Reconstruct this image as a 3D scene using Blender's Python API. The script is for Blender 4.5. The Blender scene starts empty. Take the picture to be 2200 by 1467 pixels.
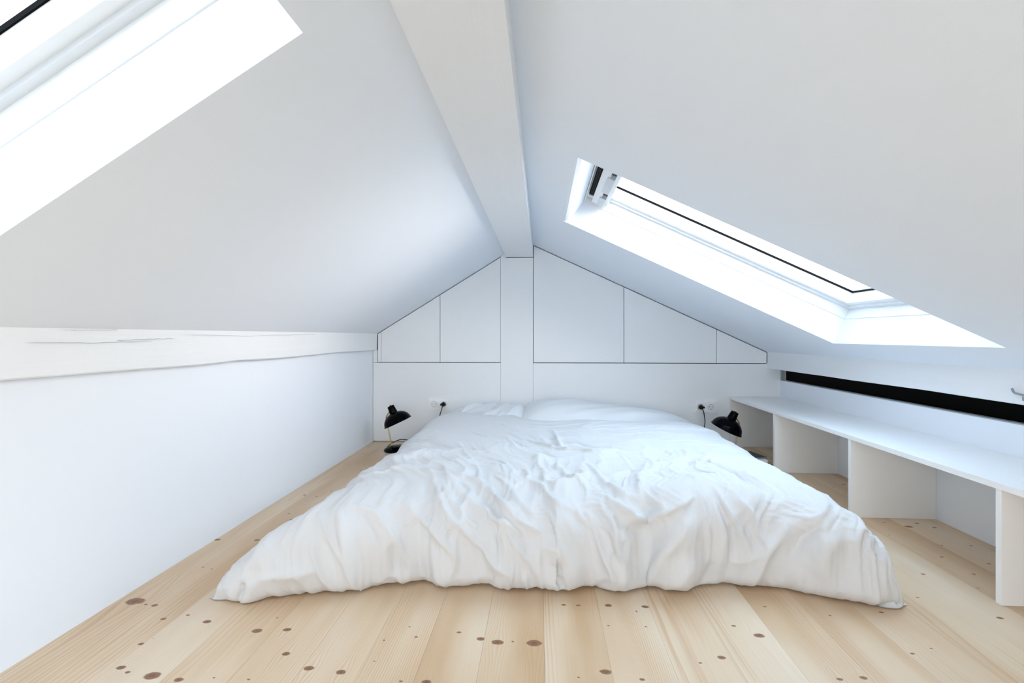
import bpy, bmesh, math, random
import numpy as np
from mathutils import Vector, Matrix

# ---------------------------------------------------------------- camera, sky, exposure
scn = bpy.context.scene
COL = scn.collection
cam_d = bpy.data.cameras.new('camera'); cam = bpy.data.objects.new('camera', cam_d); COL.objects.link(cam)
cam_d.sensor_width = 36.0; cam_d.lens = 1040/2200*36
cam_d.shift_y = -11.5/2200
cam_d.clip_start = .02
cam.location = (0, 0, .77); cam.rotation_euler = (math.pi/2, 0, math.atan(64/1040))
scn.camera = cam
scn.view_settings.view_transform = 'Standard'; scn.view_settings.look = 'None'
scn.view_settings.gamma = 1.0; scn.view_settings.use_curve_mapping = False
scn.view_settings.exposure = 0.04
scn.cycles.max_bounces = 10; scn.cycles.diffuse_bounces = 8; scn.cycles.glossy_bounces = 4
scn.cycles.transparent_max_bounces = 12
scn.cycles.sample_clamp_indirect = 8
scn.cycles.use_denoising = True
scn.cycles.use_adaptive_sampling = True; scn.cycles.adaptive_threshold = .03
SKY = 6.9
w = bpy.data.worlds.new('sky'); scn.world = w; w.use_nodes = True
wn = w.node_tree; wn.nodes.clear()
wo = wn.nodes.new('ShaderNodeOutputWorld'); wb = wn.nodes.new('ShaderNodeBackground')
tc = wn.nodes.new('ShaderNodeTexCoord'); sx = wn.nodes.new('ShaderNodeSeparateXYZ')
cr = wn.nodes.new('ShaderNodeValToRGB')          # bright overcast: warm white low down, cool white overhead
cr.color_ramp.elements[0].position = 0.0; cr.color_ramp.elements[0].color = (.82, .82, .84, 1)
cr.color_ramp.elements[1].position = 1.0; cr.color_ramp.elements[1].color = (.41, .53, .68, 1)
e = cr.color_ramp.elements.new(.03); e.color = (1.48, 1.24, 1.12, 1)
e = cr.color_ramp.elements.new(.22); e.color = (1.30, 1.18, 1.13, 1)
e = cr.color_ramp.elements.new(.5); e.color = (.62, .74, .90, 1)
wn.links.new(tc.outputs['Generated'], sx.inputs[0]); wn.links.new(sx.outputs['Z'], cr.inputs[0])
# the sky is brighter on the side of the veiled sun
dt = wn.nodes.new('ShaderNodeVectorMath'); dt.operation = 'DOT_PRODUCT'; dt.inputs[1].default_value = (.94, 0, .34)
mr = wn.nodes.new('ShaderNodeMapRange'); mr.interpolation_type = 'SMOOTHSTEP'
mr.inputs[1].default_value = -1; mr.inputs[2].default_value = 1; mr.inputs[3].default_value = SKY*.44; mr.inputs[4].default_value = SKY*1.40
wn.links.new(tc.outputs['Generated'], dt.inputs[0]); wn.links.new(dt.outputs['Value'], mr.inputs[0]); wn.links.new(mr.outputs[0], wb.inputs[1])
wn.links.new(cr.outputs[0], wb.inputs[0])
wn.links.new(wb.outputs[0], wo.inputs[0])
sun_d = bpy.data.lights.new('hazy_sun', 'SUN'); sun_d.energy = 2.1; sun_d.angle = math.radians(34); sun_d.color = (1.0, .80, .70)
sun = bpy.data.objects.new('hazy_sun', sun_d); COL.objects.link(sun)      # low sun behind thin cloud, from the right
sun.rotation_euler = Vector((-.99, .05, -.10)).to_track_quat('-Z', 'Y').to_euler()

# ---------------------------------------------------------------- materials
def mat(name, col, rough=.5, metal=0., spec=.5, sheen=0., bump=None, var=None, coat=0.):
    m = bpy.data.materials.new(name); m.use_nodes = True; n = m.node_tree; b = n.nodes['Principled BSDF']
    b.inputs['Base Color'].default_value = (*col, 1); b.inputs['Roughness'].default_value = rough
    b.inputs['Metallic'].default_value = metal; b.inputs['Specular IOR Level'].default_value = spec
    b.inputs['Coat Weight'].default_value = coat
    if sheen: b.inputs['Sheen Weight'].default_value = sheen
    t = n.nodes.new('ShaderNodeTexCoord')
    if var:
        sc, amt = var
        no = n.nodes.new('ShaderNodeTexNoise'); no.inputs['Scale'].default_value = sc; no.inputs['Detail'].default_value = 4
        mx = n.nodes.new('ShaderNodeMix'); mx.data_type = 'RGBA'
        mx.inputs[6].default_value = (*[c*(1-amt) for c in col], 1); mx.inputs[7].default_value = (*[min(1, c*(1+amt)) for c in col], 1)
        n.links.new(t.outputs['Object'], no.inputs['Vector']); n.links.new(no.outputs['Fac'], mx.inputs[0])
        n.links.new(mx.outputs[2], b.inputs['Base Color'])
    if bump:
        sc, st, dist, *rest = bump
        mp = n.nodes.new('ShaderNodeMapping'); mp.inputs['Scale'].default_value = rest[0] if rest else (1, 1, 1)
        no = n.nodes.new('ShaderNodeTexNoise'); no.inputs['Scale'].default_value = sc; no.inputs['Detail'].default_value = 5
        bp = n.nodes.new('ShaderNodeBump'); bp.inputs['Strength'].default_value = st; bp.inputs['Distance'].default_value = dist
        n.links.new(t.outputs['Object'], mp.inputs[0]); n.links.new(mp.outputs[0], no.inputs['Vector'])
        n.links.new(no.outputs['Fac'], bp.inputs['Height']); n.links.new(bp.outputs[0], b.inputs['Normal'])
    return m
M = {}
M['plaster'] = mat('white_plaster', (.825, .872, .935), .75, spec=.3, bump=(9, .12, .01), var=(3, .008))
M['paint'] = mat('white_satin_lacquer', (.865, .885, .895), .38, spec=.4, bump=(60, .03, .002))
M['beam'] = mat('white_painted_beam', (.82, .84, .86), .5, spec=.4, bump=(6, .25, .012, (3, .35, 5)))
M['board'] = mat('white_laminate_board', (.90, .90, .895), .30, spec=.5, bump=(50, .02, .002))
M['gap'] = mat('dark_joint', (.01, .012, .014), .9, spec=.1)
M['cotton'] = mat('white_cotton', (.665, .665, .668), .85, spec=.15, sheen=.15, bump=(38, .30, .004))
M['cotton_fine'] = mat('white_cotton_pillow', (.74, .75, .76), .85, spec=.15, sheen=.15, bump=(22, .3, .005, (1, 3, 1)))
M['mattress'] = mat('mattress_ticking', (.82, .82, .80), .9, bump=(60, .3, .003))
M['black'] = mat('black_enamel', (.001, .0013, .0025), .10, spec=.06)
M['cable'] = mat('black_cable', (.004, .004, .004), .5, spec=.2)
M['brass'] = mat('brass', (.83, .68, .36), .25, metal=1)
M['wood_joint'] = mat('brown_joint_wood', (.30, .17, .08), .5, bump=(40, .2, .002))
M['white_plastic'] = mat('white_plastic', (.93, .94, .95), .22, spec=.5)
M['socket_dark'] = mat('socket_hole', (.01, .01, .01), .7)
M['steel'] = mat('contact_steel', (.55, .56, .58), .3, metal=1)
M['alu'] = mat('grey_aluminium', (.62, .65, .67), .38, metal=.35, spec=.5)
M['alu_light'] = mat('light_grey_frame', (.74, .77, .79), .35, metal=.1)
M['frame_white'] = mat('white_window_frame', (.85, .87, .88), .35)
M['rubber'] = mat('black_rubber', (.003, .003, .004), .7, spec=.1)
M['void'] = mat('black_pane', (.0015, .0012, .001), .5, spec=.03)
M['grey_shade_and_detail'] = mat('shade_and_detail_grey', (.36, .39, .40), .5)  # slot sill and jamb shade put into this grey; cracks and rims share it
M['zinc'] = mat('zinc', (.35, .36, .38), .35, metal=.9)
M['book_dark'] = mat('dark_green_cover', (.02, .035, .04), .4)
M['book_brown'] = mat('brown_cover', (.08, .04, .025), .4)
M['book_white'] = mat('white_pages', (.80, .80, .79), .7, bump=(200, .3, .001, (.1, .1, 6)))
M['roof'] = mat('roof_underlay', (.25, .22, .2), .9)
g = bpy.data.materials.new('window_glass'); g.use_nodes = True; gn = g.node_tree; gn.nodes.clear()
go = gn.nodes.new('ShaderNodeOutputMaterial'); gm = gn.nodes.new('ShaderNodeMixShader'); gt = gn.nodes.new('ShaderNodeBsdfTransparent')
gg = gn.nodes.new('ShaderNodeBsdfGlossy'); gg.inputs['Roughness'].default_value = .02; lw = gn.nodes.new('ShaderNodeLayerWeight'); pw = gn.nodes.new('ShaderNodeMath'); pw.operation = 'POWER'; pw.inputs[1].default_value = 5; gf = gn.nodes.new('ShaderNodeMath'); gf.operation = 'MULTIPLY_ADD'; gf.inputs[1].default_value = .96; gf.inputs[2].default_value = .04; gn.links.new(lw.outputs['Facing'], pw.inputs[0]); gn.links.new(pw.outputs[0], gf.inputs[0])
gt.inputs[0].default_value = (.94, .97, .97, 1)
gn.links.new(gf.outputs[0], gm.inputs[0]); gn.links.new(gt.outputs[0], gm.inputs[1]); gn.links.new(gg.outputs[0], gm.inputs[2]); gn.links.new(gm.outputs[0], go.inputs[0])
M['glass'] = g

# ---------------------------------------------------------------- helpers
def link(name, me, m, parent=None, smooth=False):
    o = bpy.data.objects.new(name, me); COL.objects.link(o)
    if m is not None: me.materials.append(m)
    if parent: o.parent = parent
    if smooth:
        for p in me.polygons: p.use_smooth = True
    return o
def mesh(name, verts, faces, m, parent=None, smooth=False):
    me = bpy.data.meshes.new(name); me.from_pydata([tuple(v) for v in verts], [], faces); me.update()
    bm = bmesh.new(); bm.from_mesh(me); bmesh.ops.recalc_face_normals(bm, faces=bm.faces); bm.to_mesh(me); bm.free()
    return link(name, me, m, parent, smooth)
def finish(name, bm, m, parent=None, smooth=False, bevel=0., seg=2, angle=40):
    if bevel:
        es = [e_ for e_ in bm.edges if len(e_.link_faces) == 2 and e_.calc_face_angle(0) > math.radians(angle)]
        bmesh.ops.bevel(bm, geom=es, offset=bevel, segments=seg, affect='EDGES', clamp_overlap=True)
    bmesh.ops.recalc_face_normals(bm, faces=bm.faces)
    me = bpy.data.meshes.new(name); bm.to_mesh(me); bm.free()
    return link(name, me, m, parent, smooth)
def bmbox(bm, x0, x1, y0, y1, z0, z1, f=None):
    vs = [Vector((x, y, z)) for x in (x0, x1) for y in (y0, y1) for z in (z0, z1)]
    if f: vs = [Vector(f(*v)) for v in vs]
    v = [bm.verts.new(p) for p in vs]
    for q in ((0,1,3,2),(4,6,7,5),(0,4,5,1),(2,3,7,6),(0,2,6,4),(1,5,7,3)): bm.faces.new([v[i] for i in q])
def box(name, x0, x1, y0, y1, z0, z1, m, parent=None, bevel=0., f=None):
    bm = bmesh.new(); bmbox(bm, x0, x1, y0, y1, z0, z1, f); return finish(name, bm, m, parent, bevel=bevel)
def prism(name, poly, y0, y1, m, parent=None, bevel=0., flip=False):
    """polygon in XZ extruded along Y"""
    bm = bmesh.new()
    a = [bm.verts.new((x, y0, z)) for x, z in poly]; b = [bm.verts.new((x, y1, z)) for x, z in poly]
    bm.faces.new(a); bm.faces.new(b[::-1]); n = len(poly)
    for i in range(n): bm.faces.new([a[i], a[(i+1) % n], b[(i+1) % n], b[i]])
    return finish(name, bm, m, parent, bevel=bevel)
def tube_bm(bm, pts, r, seg=10, caps=True):
    pts = [Vector(p) for p in pts]; rings = []
    rr = r if hasattr(r, '__len__') else [r]*len(pts)
    up_ = Vector((.13, .21, .97)).normalized()
    for i, p in enumerate(pts):
        d = (pts[min(i+1, len(pts)-1)]-pts[max(i-1, 0)]).normalized()
        a = d.cross(up_); a = a.normalized() if a.length > 1e-4 else Vector((1, 0, 0)); b = d.cross(a)
        rings.append([bm.verts.new(p+a*rr[i]*math.cos(2*math.pi*k/seg)+b*rr[i]*math.sin(2*math.pi*k/seg)) for k in range(seg)])
    for q, s in zip(rings, rings[1:]):
        for k in range(seg): bm.faces.new([q[k], q[(k+1) % seg], s[(k+1) % seg], s[k]])
    if caps: bm.faces.new(rings[0][::-1]); bm.faces.new(rings[-1])
def tube(name, pts, r, m, parent=None, seg=10):
    bm = bmesh.new(); tube_bm(bm, pts, r, seg); return finish(name, bm, m, parent, smooth=True)
def spline(pts, n=8):
    pts = [Vector(p) for p in pts]; out = []
    for i in range(len(pts)-1):
        p0, p1, p2, p3 = pts[max(i-1, 0)], pts[i], pts[i+1], pts[min(i+2, len(pts)-1)]
        for k in range(n):
            t = k/n; out.append(.5*((2*p1)+(-p0+p2)*t+(2*p0-5*p1+4*p2-p3)*t*t+(-p0+3*p1-3*p2+p3)*t**3))
    out.append(pts[-1]); return out
def lathe(name, prof, m, parent=None, mtx=None, seg=40, smooth=True):
    bm = bmesh.new(); rings = []
    for r, z in prof:
        rings.append([bm.verts.new((max(r, 1e-5)*math.cos(2*math.pi*k/seg), max(r, 1e-5)*math.sin(2*math.pi*k/seg), z)) for k in range(seg)])
    for q, s in zip(rings, rings[1:]):
        for k in range(seg): bm.faces.new([q[k], q[(k+1) % seg], s[(k+1) % seg], s[k]])
    bmesh.ops.remove_doubles(bm, verts=bm.verts, dist=2e-5)
    if mtx is not None: bmesh.ops.transform(bm, matrix=mtx, verts=bm.verts)
    return finish(name, bm, m, parent, smooth=smooth)
def empty(name, loc, label=None, cat=None, group=None, kind=None):
    o = bpy.data.objects.new(name, None); COL.objects.link(o); o.location = loc; o.empty_display_size = .05
    tag(o, label, cat, group, kind); return o
def tag(o, label=None, cat=None, group=None, kind=None):
    if label: o['label'] = label
    if cat: o['category'] = cat
    if group: o['group'] = group
    if kind: o['kind'] = kind
    return o
def child(par, o):
    """parent o (built in world coordinates) under par, which may have been moved"""
    o.parent = par; o.matrix_parent_inverse = Matrix.Translation(par.location).inverted(); return o

# ---------------------------------------------------------------- room measures
YB = 3.474; YF = -2.3
XL = -1.235; XR = 1.655
XBL, XBR = -.256, -.063           # ridge beam faces
ZBEAM = 1.336
SL = (1.363-.79)/(1.2-.264)       # left slope rise per metre
SR = (1.424-.66)/1.626            # right slope fall per metre
AR = math.atan(SR); AL = math.atan(SL)
def PR(s, y, t): return (-.06+s*math.cos(AR)+t*math.sin(AR), y, 1.424-s*math.sin(AR)+t*math.cos(AR))
def PL(s, y, t): return (-.264-s*math.cos(AL)-t*math.sin(AL), y, 1.363-s*math.sin(AL)+t*math.cos(AL))
def zroofL(x): return .79+SL*(x+1.2)
def zroofR(x): return 1.424-SR*(x+.06)
TH = .30                          # roof build-up
# ---------------------------------------------------------------- ceilings with their roof-window wells
def ceiling(name, P, s0, s1, holes, flares):
    """holes: (sa, sb, ya, yb); the well is part of the plaster"""
    ys = sorted({YF-.05, YB+.12} | {h[2] for h in holes} | {h[3] for h in holes})
    bm = bmesh.new()
    def quad(a, b, c, d): bm.faces.new([bm.verts.new(p) for p in (a, b, c, d)])
    for t in (0, TH):
        for y0, y1 in zip(ys, ys[1:]):
            hs = [h for h in holes if h[2] <= y0+1e-6 and h[3] >= y1-1e-6]
            if not hs: quad(P(s0, y0, t), P(s1, y0, t), P(s1, y1, t), P(s0, y1, t))
            else:
                h = hs[0]
                quad(P(s0, y0, t), P(h[0], y0, t), P(h[0], y1, t), P(s0, y1, t))
                quad(P(h[1], y0, t), P(s1, y0, t), P(s1, y1, t), P(h[1], y1, t))
    for h, fl in zip(holes, flares):
        sa, sb, ya, yb = h
        prof = [(sa+fl*(math.sin(math.pi/2*k/8)), .2*(1-math.cos(math.pi/2*k/8))) for k in range(9)] if fl else [(sa, 0), (sa, .2)]
        for (a, ta), (b, tb) in zip(prof, prof[1:]): quad(P(a, ya, ta), P(b, ya, tb), P(b, yb, tb), P(a, yb, ta))
        quad(P(prof[-1][0], ya, .2), P(sa-.0, ya, TH), P(sa, yb, TH), P(prof[-1][0], yb, .2))
        quad(P(sb, ya, 0), P(sb, ya, TH), P(sb, yb, TH), P(sb, yb, 0))
        for y in (ya, yb):
            pl = [P(a, y, b) for a, b in prof]+[P(sa, y, TH), P(sb, y, TH), P(sb, y, 0)]
            bm.faces.new([bm.verts.new(p) for p in pl])
    for s in (s0, s1): quad(P(s, ys[0], 0), P(s, ys[-1], 0), P(s, ys[-1], TH), P(s, ys[0], TH))
    for y in (ys[0], ys[-1]): quad(P(s0, y, 0), P(s1, y, 0), P(s1, y, TH), P(s0, y, TH))
    bmesh.ops.remove_doubles(bm, verts=bm.verts, dist=1e-5)
    # flat shading of every facet except the curved flare
    o = finish(name, bm, M['plaster']); tag(o, kind='structure'); return o
HR1 = (.182, 1.621, 1.56, 2.432); HR2 = (.182, 1.621, -1.0, -.13)
HL1 = (.16, .92, .14, .79); HL2 = (.16, 1.06, -1.95, -.35)  # rear openings in both slopes are unseen, added to bring in sky light
cl = ceiling('ceiling_left', PL, -.06, 1.24, [HL2, HL1], [0, 0])
crt = ceiling('ceiling_right', PR, -.02, 2.05, [HR2, HR1], [.055, .055])
tag(cl, 'sloping white plaster ceiling left of the ridge beam'); tag(crt, 'sloping white plaster ceiling right of the ridge beam')

def ring(name, P, o4, i4, t0, t1, m, parent, bevel=0.):
    bm = bmesh.new(); vs = []
    for t in (t0, t1):
        for (sa, sb, ya, yb) in (o4, i4):
            vs.append([bm.verts.new(P(s, y, t)) for s, y in ((sa, ya), (sb, ya), (sb, yb), (sa, yb))])
    o0, i0, o1, i1 = vs
    for k in range(4):
        n = (k+1) % 4
        bm.faces.new([o0[k], o0[n], i0[n], i0[k]]); bm.faces.new([o1[k], o1[n], i1[n], i1[k]])
        bm.faces.new([o0[k], o0[n], o1[n], o1[k]]); bm.faces.new([i0[k], i0[n], i1[n], i1[k]])
    return finish(name, bm, m, parent, bevel=bevel)
def inset(h, d, top=0.): return (h[0]+d+top, h[1]-d, h[2]+d, h[3]-d)
def slab(name, P, s0, s1, y0, y1, t0, t1, m, parent, bevel=0.):
    return box(name, s0, s1, y0, y1, t0, t1, m, parent, bevel, f=lambda s, y, t: P(s, y, t))
def roof_window(name, P, h, top, bar):
    w_ = empty(name, P((h[0]+h[1])/2, (h[2]+h[3])/2, .2)); tag(w_, kind='structure')
    k = lambda o: child(w_, o)
    k(ring('lining', P, inset(h, -.001, top), inset(h, .004, top), .130, .181, M['frame_white'], None, .001))
    k(ring('window_frame', P, inset(h, -.002, 0), inset(h, .022, top), .179, .205, M['alu_light'], None, .002))
    k(ring('window_sash', P, inset(h, .012, top), inset(h, .048, top), .190, .254, M['frame_white'], None, .003))
    k(ring('gasket', P, inset(h, .047, top), inset(h, .0515, top), .2415, .2505, M['rubber'], None))
    k(slab('pane', P, h[0]+.05+top, h[1]-.05, h[2]+.05, h[3]-.05, .2495, .2535, M['glass'], None))
    if bar:
        a = h[0]
        # ventilation flap and control bar across the top of the sash
        y0, y1 = h[2]+.035, h[3]-.035
        k(slab('vent_housing', P, a+.055, a+.17, y0-.02, y1+.02, .158, .20, M['frame_white'], None, .002))
        v = k(slab('vent_grille', P, a+.064, a+.088, y0, y1-.055, .149, .160, M['rubber'], None))
        bm = bmesh.new()
        for q in (.071, .079):
            bmbox(bm, a+q, a+q+.003, y0+.004, y1-.06, .146, .150, f=lambda s, y, t: P(s, y, t))
        lv = finish('louvre', bm, M['socket_dark']); k(lv)
        k(slab('vent_end_cap', P, a+.066, a+.088, y1-.053, y1-.04, .143, .158, M['white_plastic'], None, .001))
        k(slab('control_plate', P, a+.090, a+.128, y0-.015, y1+.01, .138, .160, M['frame_white'], None, .002))
        for (u0, u1) in ((y0, y0+.33), (y0+.40, y0+.60), (y0+.68, y1)):
            k(slab('control_bar_segment', P, a+.118, a+.152, u0, u1, .132, .150, M['alu'], None, .002))
        k(slab('bar_edge', P, a+.150, a+.156, y0-.01, y1+.012, .124, .168, M['frame_white'], None, .001))
        k(slab('bar_back', P, a+.156, a+.166, y0-.01, y1+.012, .150, .215, M['alu'], None, .001))
    return w_
w1 = roof_window('window_1', PR, HR1, .055, True); w1['label'] = 'bright roof window in the right slope with control bar at its top'
w2 = roof_window('window_2', PL, HL1, 0., False); w2['label'] = 'roof window cut off by the top left corner of the picture'
w4 = roof_window('added_window_4', PR, HR2, .055, True); w4['label'] = 'unseen roof window added in the right slope behind the viewpoint to let in light'  # unseen, added as a light opening
w5 = roof_window('added_window_5', PL, HL2, 0., False); w5['label'] = 'unseen roof window added in the left slope behind the viewpoint to let in light'  # unseen, added and made large to light the right side
for P_, h in ((PR, HR1), (PL, HL1), (PR, HR2), (PL, HL2)):          # portals guide the sky light, they give none themselves
    d_ = bpy.data.lights.new('sky_portal', 'AREA'); d_.shape = 'RECTANGLE'; d_.size = h[1]-h[0]; d_.size_y = h[3]-h[2]
    d_.cycles.is_portal = True
    o = bpy.data.objects.new('sky_portal', d_); COL.objects.link(o)
    c0 = Vector(P_((h[0]+h[1])/2, (h[2]+h[3])/2, .30)); n_ = Vector(P_(0, 0, 0))-Vector(P_(0, 0, 1)); xs = (Vector(P_(1, 0, 0))-Vector(P_(0, 0, 0))).normalized()
    zc = -n_.normalized(); yc = zc.cross(xs)
    o.matrix_world = Matrix((( xs.x, yc.x, zc.x, c0.x), (xs.y, yc.y, zc.y, c0.y), (xs.z, yc.z, zc.z, c0.z), (0, 0, 0, 1)))

# ---------------------------------------------------------------- walls and beams
def wobble(name, x0, x1, y0, y1, z0, z1, face, m, amp, seed):
    """long painted beam with an uneven face and lower arris"""
    n = 90; rs = np.random.RandomState(seed)
    ys = np.linspace(y0, y1, n); lo = np.interp(ys, np.linspace(y0, y1, 26), rs.randn(26)*amp); fa = np.interp(ys, np.linspace(y0, y1, 18), rs.randn(18)*amp*.6)
    k = 6; vs = []; fs = []
    for i, y in enumerate(ys):
        zlo = z0+lo[i]
        prof = [(face, z1), (face+fa[i]*.5, z1*.66+zlo*.34), (face+fa[i], z1*.3+zlo*.7), (face+fa[i], zlo+.004), (face+fa[i]+(.004 if x1 > x0 and face == x0 else -.004), zlo), ((x1 if face == x0 else x0), zlo), ((x1 if face == x0 else x0), z1)]
        vs += [(a, y, b) for a, b in prof]
    m_ = 7
    for i in range(n-1):
        for j in range(m_):
            a = i*m_+j; b = i*m_+(j+1) % m_; fs.append((a, b, b+m_, a+m_))
    fs.append(tuple(range(m_))); fs.append(tuple((n-1)*m_+j for j in range(m_)))
    return mesh(name, vs, fs, m)
box('wall_left', XL-.12, XL, YF-.05, YB+.1, -.02, .78, M['plaster'])['kind'] = 'structure'
beamL = wobble('trim_1', XL-.02, -1.2, YF, YB-.001, .671, .792, -1.2, M['beam'], .0022, 3)
tag(beamL, 'uneven white painted timber wall plate along the left wall', kind='structure')
# thin checks in the old timber
rs = random.Random(5)
def crack(y0, y1, z, amp, wdt):
    n = 14; vs = []; fs = []
    for i in range(n+1):
        t = i/n; y = y0+(y1-y0)*t; zz = z+amp*math.sin(t*3.1+y0*9)+rs.uniform(-.0012, .0012); w_ = wdt*math.sin(math.pi*min(max(t, .03), .97))
        vs += [(-1.1985, y, zz-w_), (-1.1970, y, zz), (-1.1985, y, zz+w_), (-1.203, y, zz)]
    for i in range(n):
        for j in range(4): fs.append((4*i+j, 4*i+(j+1) % 4, 4*i+4+(j+1) % 4, 4*i+4+j))
    return mesh('crack', vs, fs, M['grey_shade_and_detail'], beamL)
for a in ((1.06, 1.42, .755, .003, .00035), (1.30, 1.52, .760, .002, .00025), (1.56, 1.95, .772, .002, .0003), (1.14, 1.30, .787, .001, .00025), (1.95, 2.5, .776, .002, .00025)): crack(*a)
# ridge beam, boxed in and painted
bmr = prism('trim_2', [(XBL, ZBEAM), (XBR, ZBEAM), (XBR, 1.6), (XBL-.004, 1.6), (XBL-.008, 1.372)], YF, YB-.001, M['beam'])
tag(bmr, 'white painted ridge beam running towards the back wall', kind='structure')
bmP = wobble('trim_3', 1.566, XR+.12, YF, YB-.001, .546, .70, 1.566, M['beam'], .0018, 9)
tag(bmP, 'white painted wall plate above the black slot window', kind='structure')
# right wall, slot window under the beam
box('wall_right', XR, XR+.12, YF-.05, YB+.1, -.02, .462, M['plaster'])['kind'] = 'structure'
w3 = empty('window_3', (XR+.03, 2, .5)); tag(w3, 'long low black slot window between right wall and beam', kind='structure')
child(w3, box('pane', XR+.030, XR+.034, YF, YB-.02, .462, .60, M['void']))
child(w3, box('window_sill', XR+.001, XR+.030, YF, YB-.0, .462, .4665, M['grey_shade_and_detail'], bevel=.001))  # grey colour stands in for shade on the sill
child(w3, box('window_frame', XR+.001, XR+.030, YB-.018, YB, .4665, .60, M['grey_shade_and_detail'], bevel=.001))  # shade of the far jamb put into its grey colour
# timber catch on the beam at the right edge
hk = empty('beam_hook', (1.566, 1.70, .585), 'small metal catch on the white beam above the slot window', 'hook')
child(hk, tube('hook', spline([(1.560, 1.708, .595), (1.556, 1.700, .588), (1.553, 1.690, .583), (1.552, 1.665, .580), (1.553, 1.640, .577)]), .0035, M['zinc']))
child(hk, box('mounting_plate', 1.558, 1.565, 1.60, 1.672, .560, .574, M['zinc'], bevel=.001))
# front end of the loft, behind the viewpoint, unseen; glazed opening added for fill light
box('wall_front', XL-.1, XR+.1, YF-.1, YF, -.02, .25, M['plaster'])['kind'] = 'structure'
wf = prism('wall_front.001', [(XL-.1, .25), (-.70, .25), (-.70, zroofL(-.70)+.2), (XL-.1, .8)], YF-.1, YF, M['plaster']); wf['kind'] = 'structure'
wf = prism('wall_front.002', [(1.25, .25), (XR+.15, .25), (XR+.15, .9), (1.25, 1.2)], YF-.1, YF, M['plaster']); wf['kind'] = 'structure'
wf = prism('wall_front.003', [(-.70, 1.12), (1.25, 1.12), (1.25, 1.2), (-.06, 1.6), (-.3, 1.6), (-.70, 1.3)], YF-.1, YF, M['plaster']); wf['kind'] = 'structure'
w6 = empty('added_window_6', (.15, YF-.05, .7)); tag(w6, 'unseen window added in the end wall behind the viewpoint for fill light', kind='structure')  # added opening, sized for the fill light on the duvet front
child(w6, box('pane', -.70, 1.25, YF-.06, YF-.055, .25, 1.12, M['glass']))
bm = bmesh.new()
for x in (-.70, .25, 1.19): bmbox(bm, x, x+.06, YF-.08, YF-.03, .25, 1.12)
for z in (.25, 1.06): bmbox(bm, -.70, 1.25, YF-.08, YF-.03, z, z+.06)
child(w6, finish('window_frame', bm, M['frame_white']))
d_ = bpy.data.lights.new('sky_portal', 'AREA'); d_.shape = 'RECTANGLE'; d_.size = 1.95; d_.size_y = .87; d_.cycles.is_portal = True
o = bpy.data.objects.new('sky_portal', d_); COL.objects.link(o); o.location = (.275, YF-.12, .685); o.rotation_euler = (math.pi/2, 0, math.pi)

# ---------------------------------------------------------------- back wall: fitted cupboards over panels
TK = .019
bw = prism('wall_back', [(XL-.1, -.02), (XR+.15, -.02), (XR+.15, .75), (-.06, 1.56), (-.30, 1.56), (XL-.1, .95)], YB+.05, YB+.12, M['gap']); bw['kind'] = 'structure'; bw['label'] = 'back wall behind the white panels'
def panel(x0, x1, z0, z1f, name, par, mm='paint'):
    z1f = z1f if callable(z1f) else (lambda x, c=z1f: c)
    o = prism(name, [(x0, z0), (x1, z0), (x1, z1f(x1)), (x0, z1f(x0))], YB, YB+TK, M[mm], bevel=.0006)
    return child(par, o) if par else o
G = .0022
zl = lambda x: zroofL(x)-.0065; zr = lambda x: zroofR(x)-.0065
c1 = empty('fitted_cupboard', (-.74, YB, .577), 'white fitted cupboard left of the central post, doors cut to the roof slope', 'cupboard')
panel(-1.196, -1.1745, .5815, zl, 'filler_strip', c1)
panel(-1.1715, -.7385, .5815, zl, 'cupboard_door', c1)['label'] = 'smaller cupboard door beside the left wall'
panel(-.7345, -.2975, .5815, zl, 'cupboard_door', c1)['label'] = 'taller cupboard door beside the post'
c2 = empty('fitted_cupboard', (.75, YB, .577), 'white fitted cupboard right of the central post, doors stepping down the slope', 'cupboard')
panel(-.0585, .5785, .5815, zr, 'cupboard_door', c2)['label'] = 'tallest cupboard door beside the post'
panel(.5825, 1.2195, .5815, zr, 'cupboard_door', c2)['label'] = 'middle sloping cupboard door'
panel(1.2235, 1.5625, .5815, zr, 'cupboard_door', c2)['label'] = 'small low cupboard door at the eaves'
for c_, x0, x1 in ((c1, -1.21, -.30), (c2, -.06, 1.57)):
    child(c_, box('carcass', x0, x1, YB+TK+.004, YB+.048, .56, .585, M['gap']))
pst = box('trim_4', -.2955, -.0625, YB-.0005, YB+.04, .002, ZBEAM-.0035, M['paint'], bevel=.0006); tag(pst, 'flat white post in the middle of the back wall', kind='structure')
pt = prism('trim_5', [(-.2955, ZBEAM-.003), (XBL-.002, ZBEAM-.003), (XBL-.009, 1.366), (-.2955, zroofL(-.2955)-.002)], YB-.0005, YB+.04, M['paint']); pt['kind'] = 'structure'
p = panel(XL+.003, -.2968, .004, .5765, 'panel', bw); p['label'] = 'low white wall panel left of the post'
p = panel(-.0612, XR+.02, .004, .5765, 'panel', bw); p['label'] = 'low white wall panel right of the post'
p = panel(-1.232, -1.2015, .5795, .669, 'panel', bw); p['label'] = 'small white filler under the wall plate'
p = panel(1.567, XR+.03, .577, .585, 'panel', bw)

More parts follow.
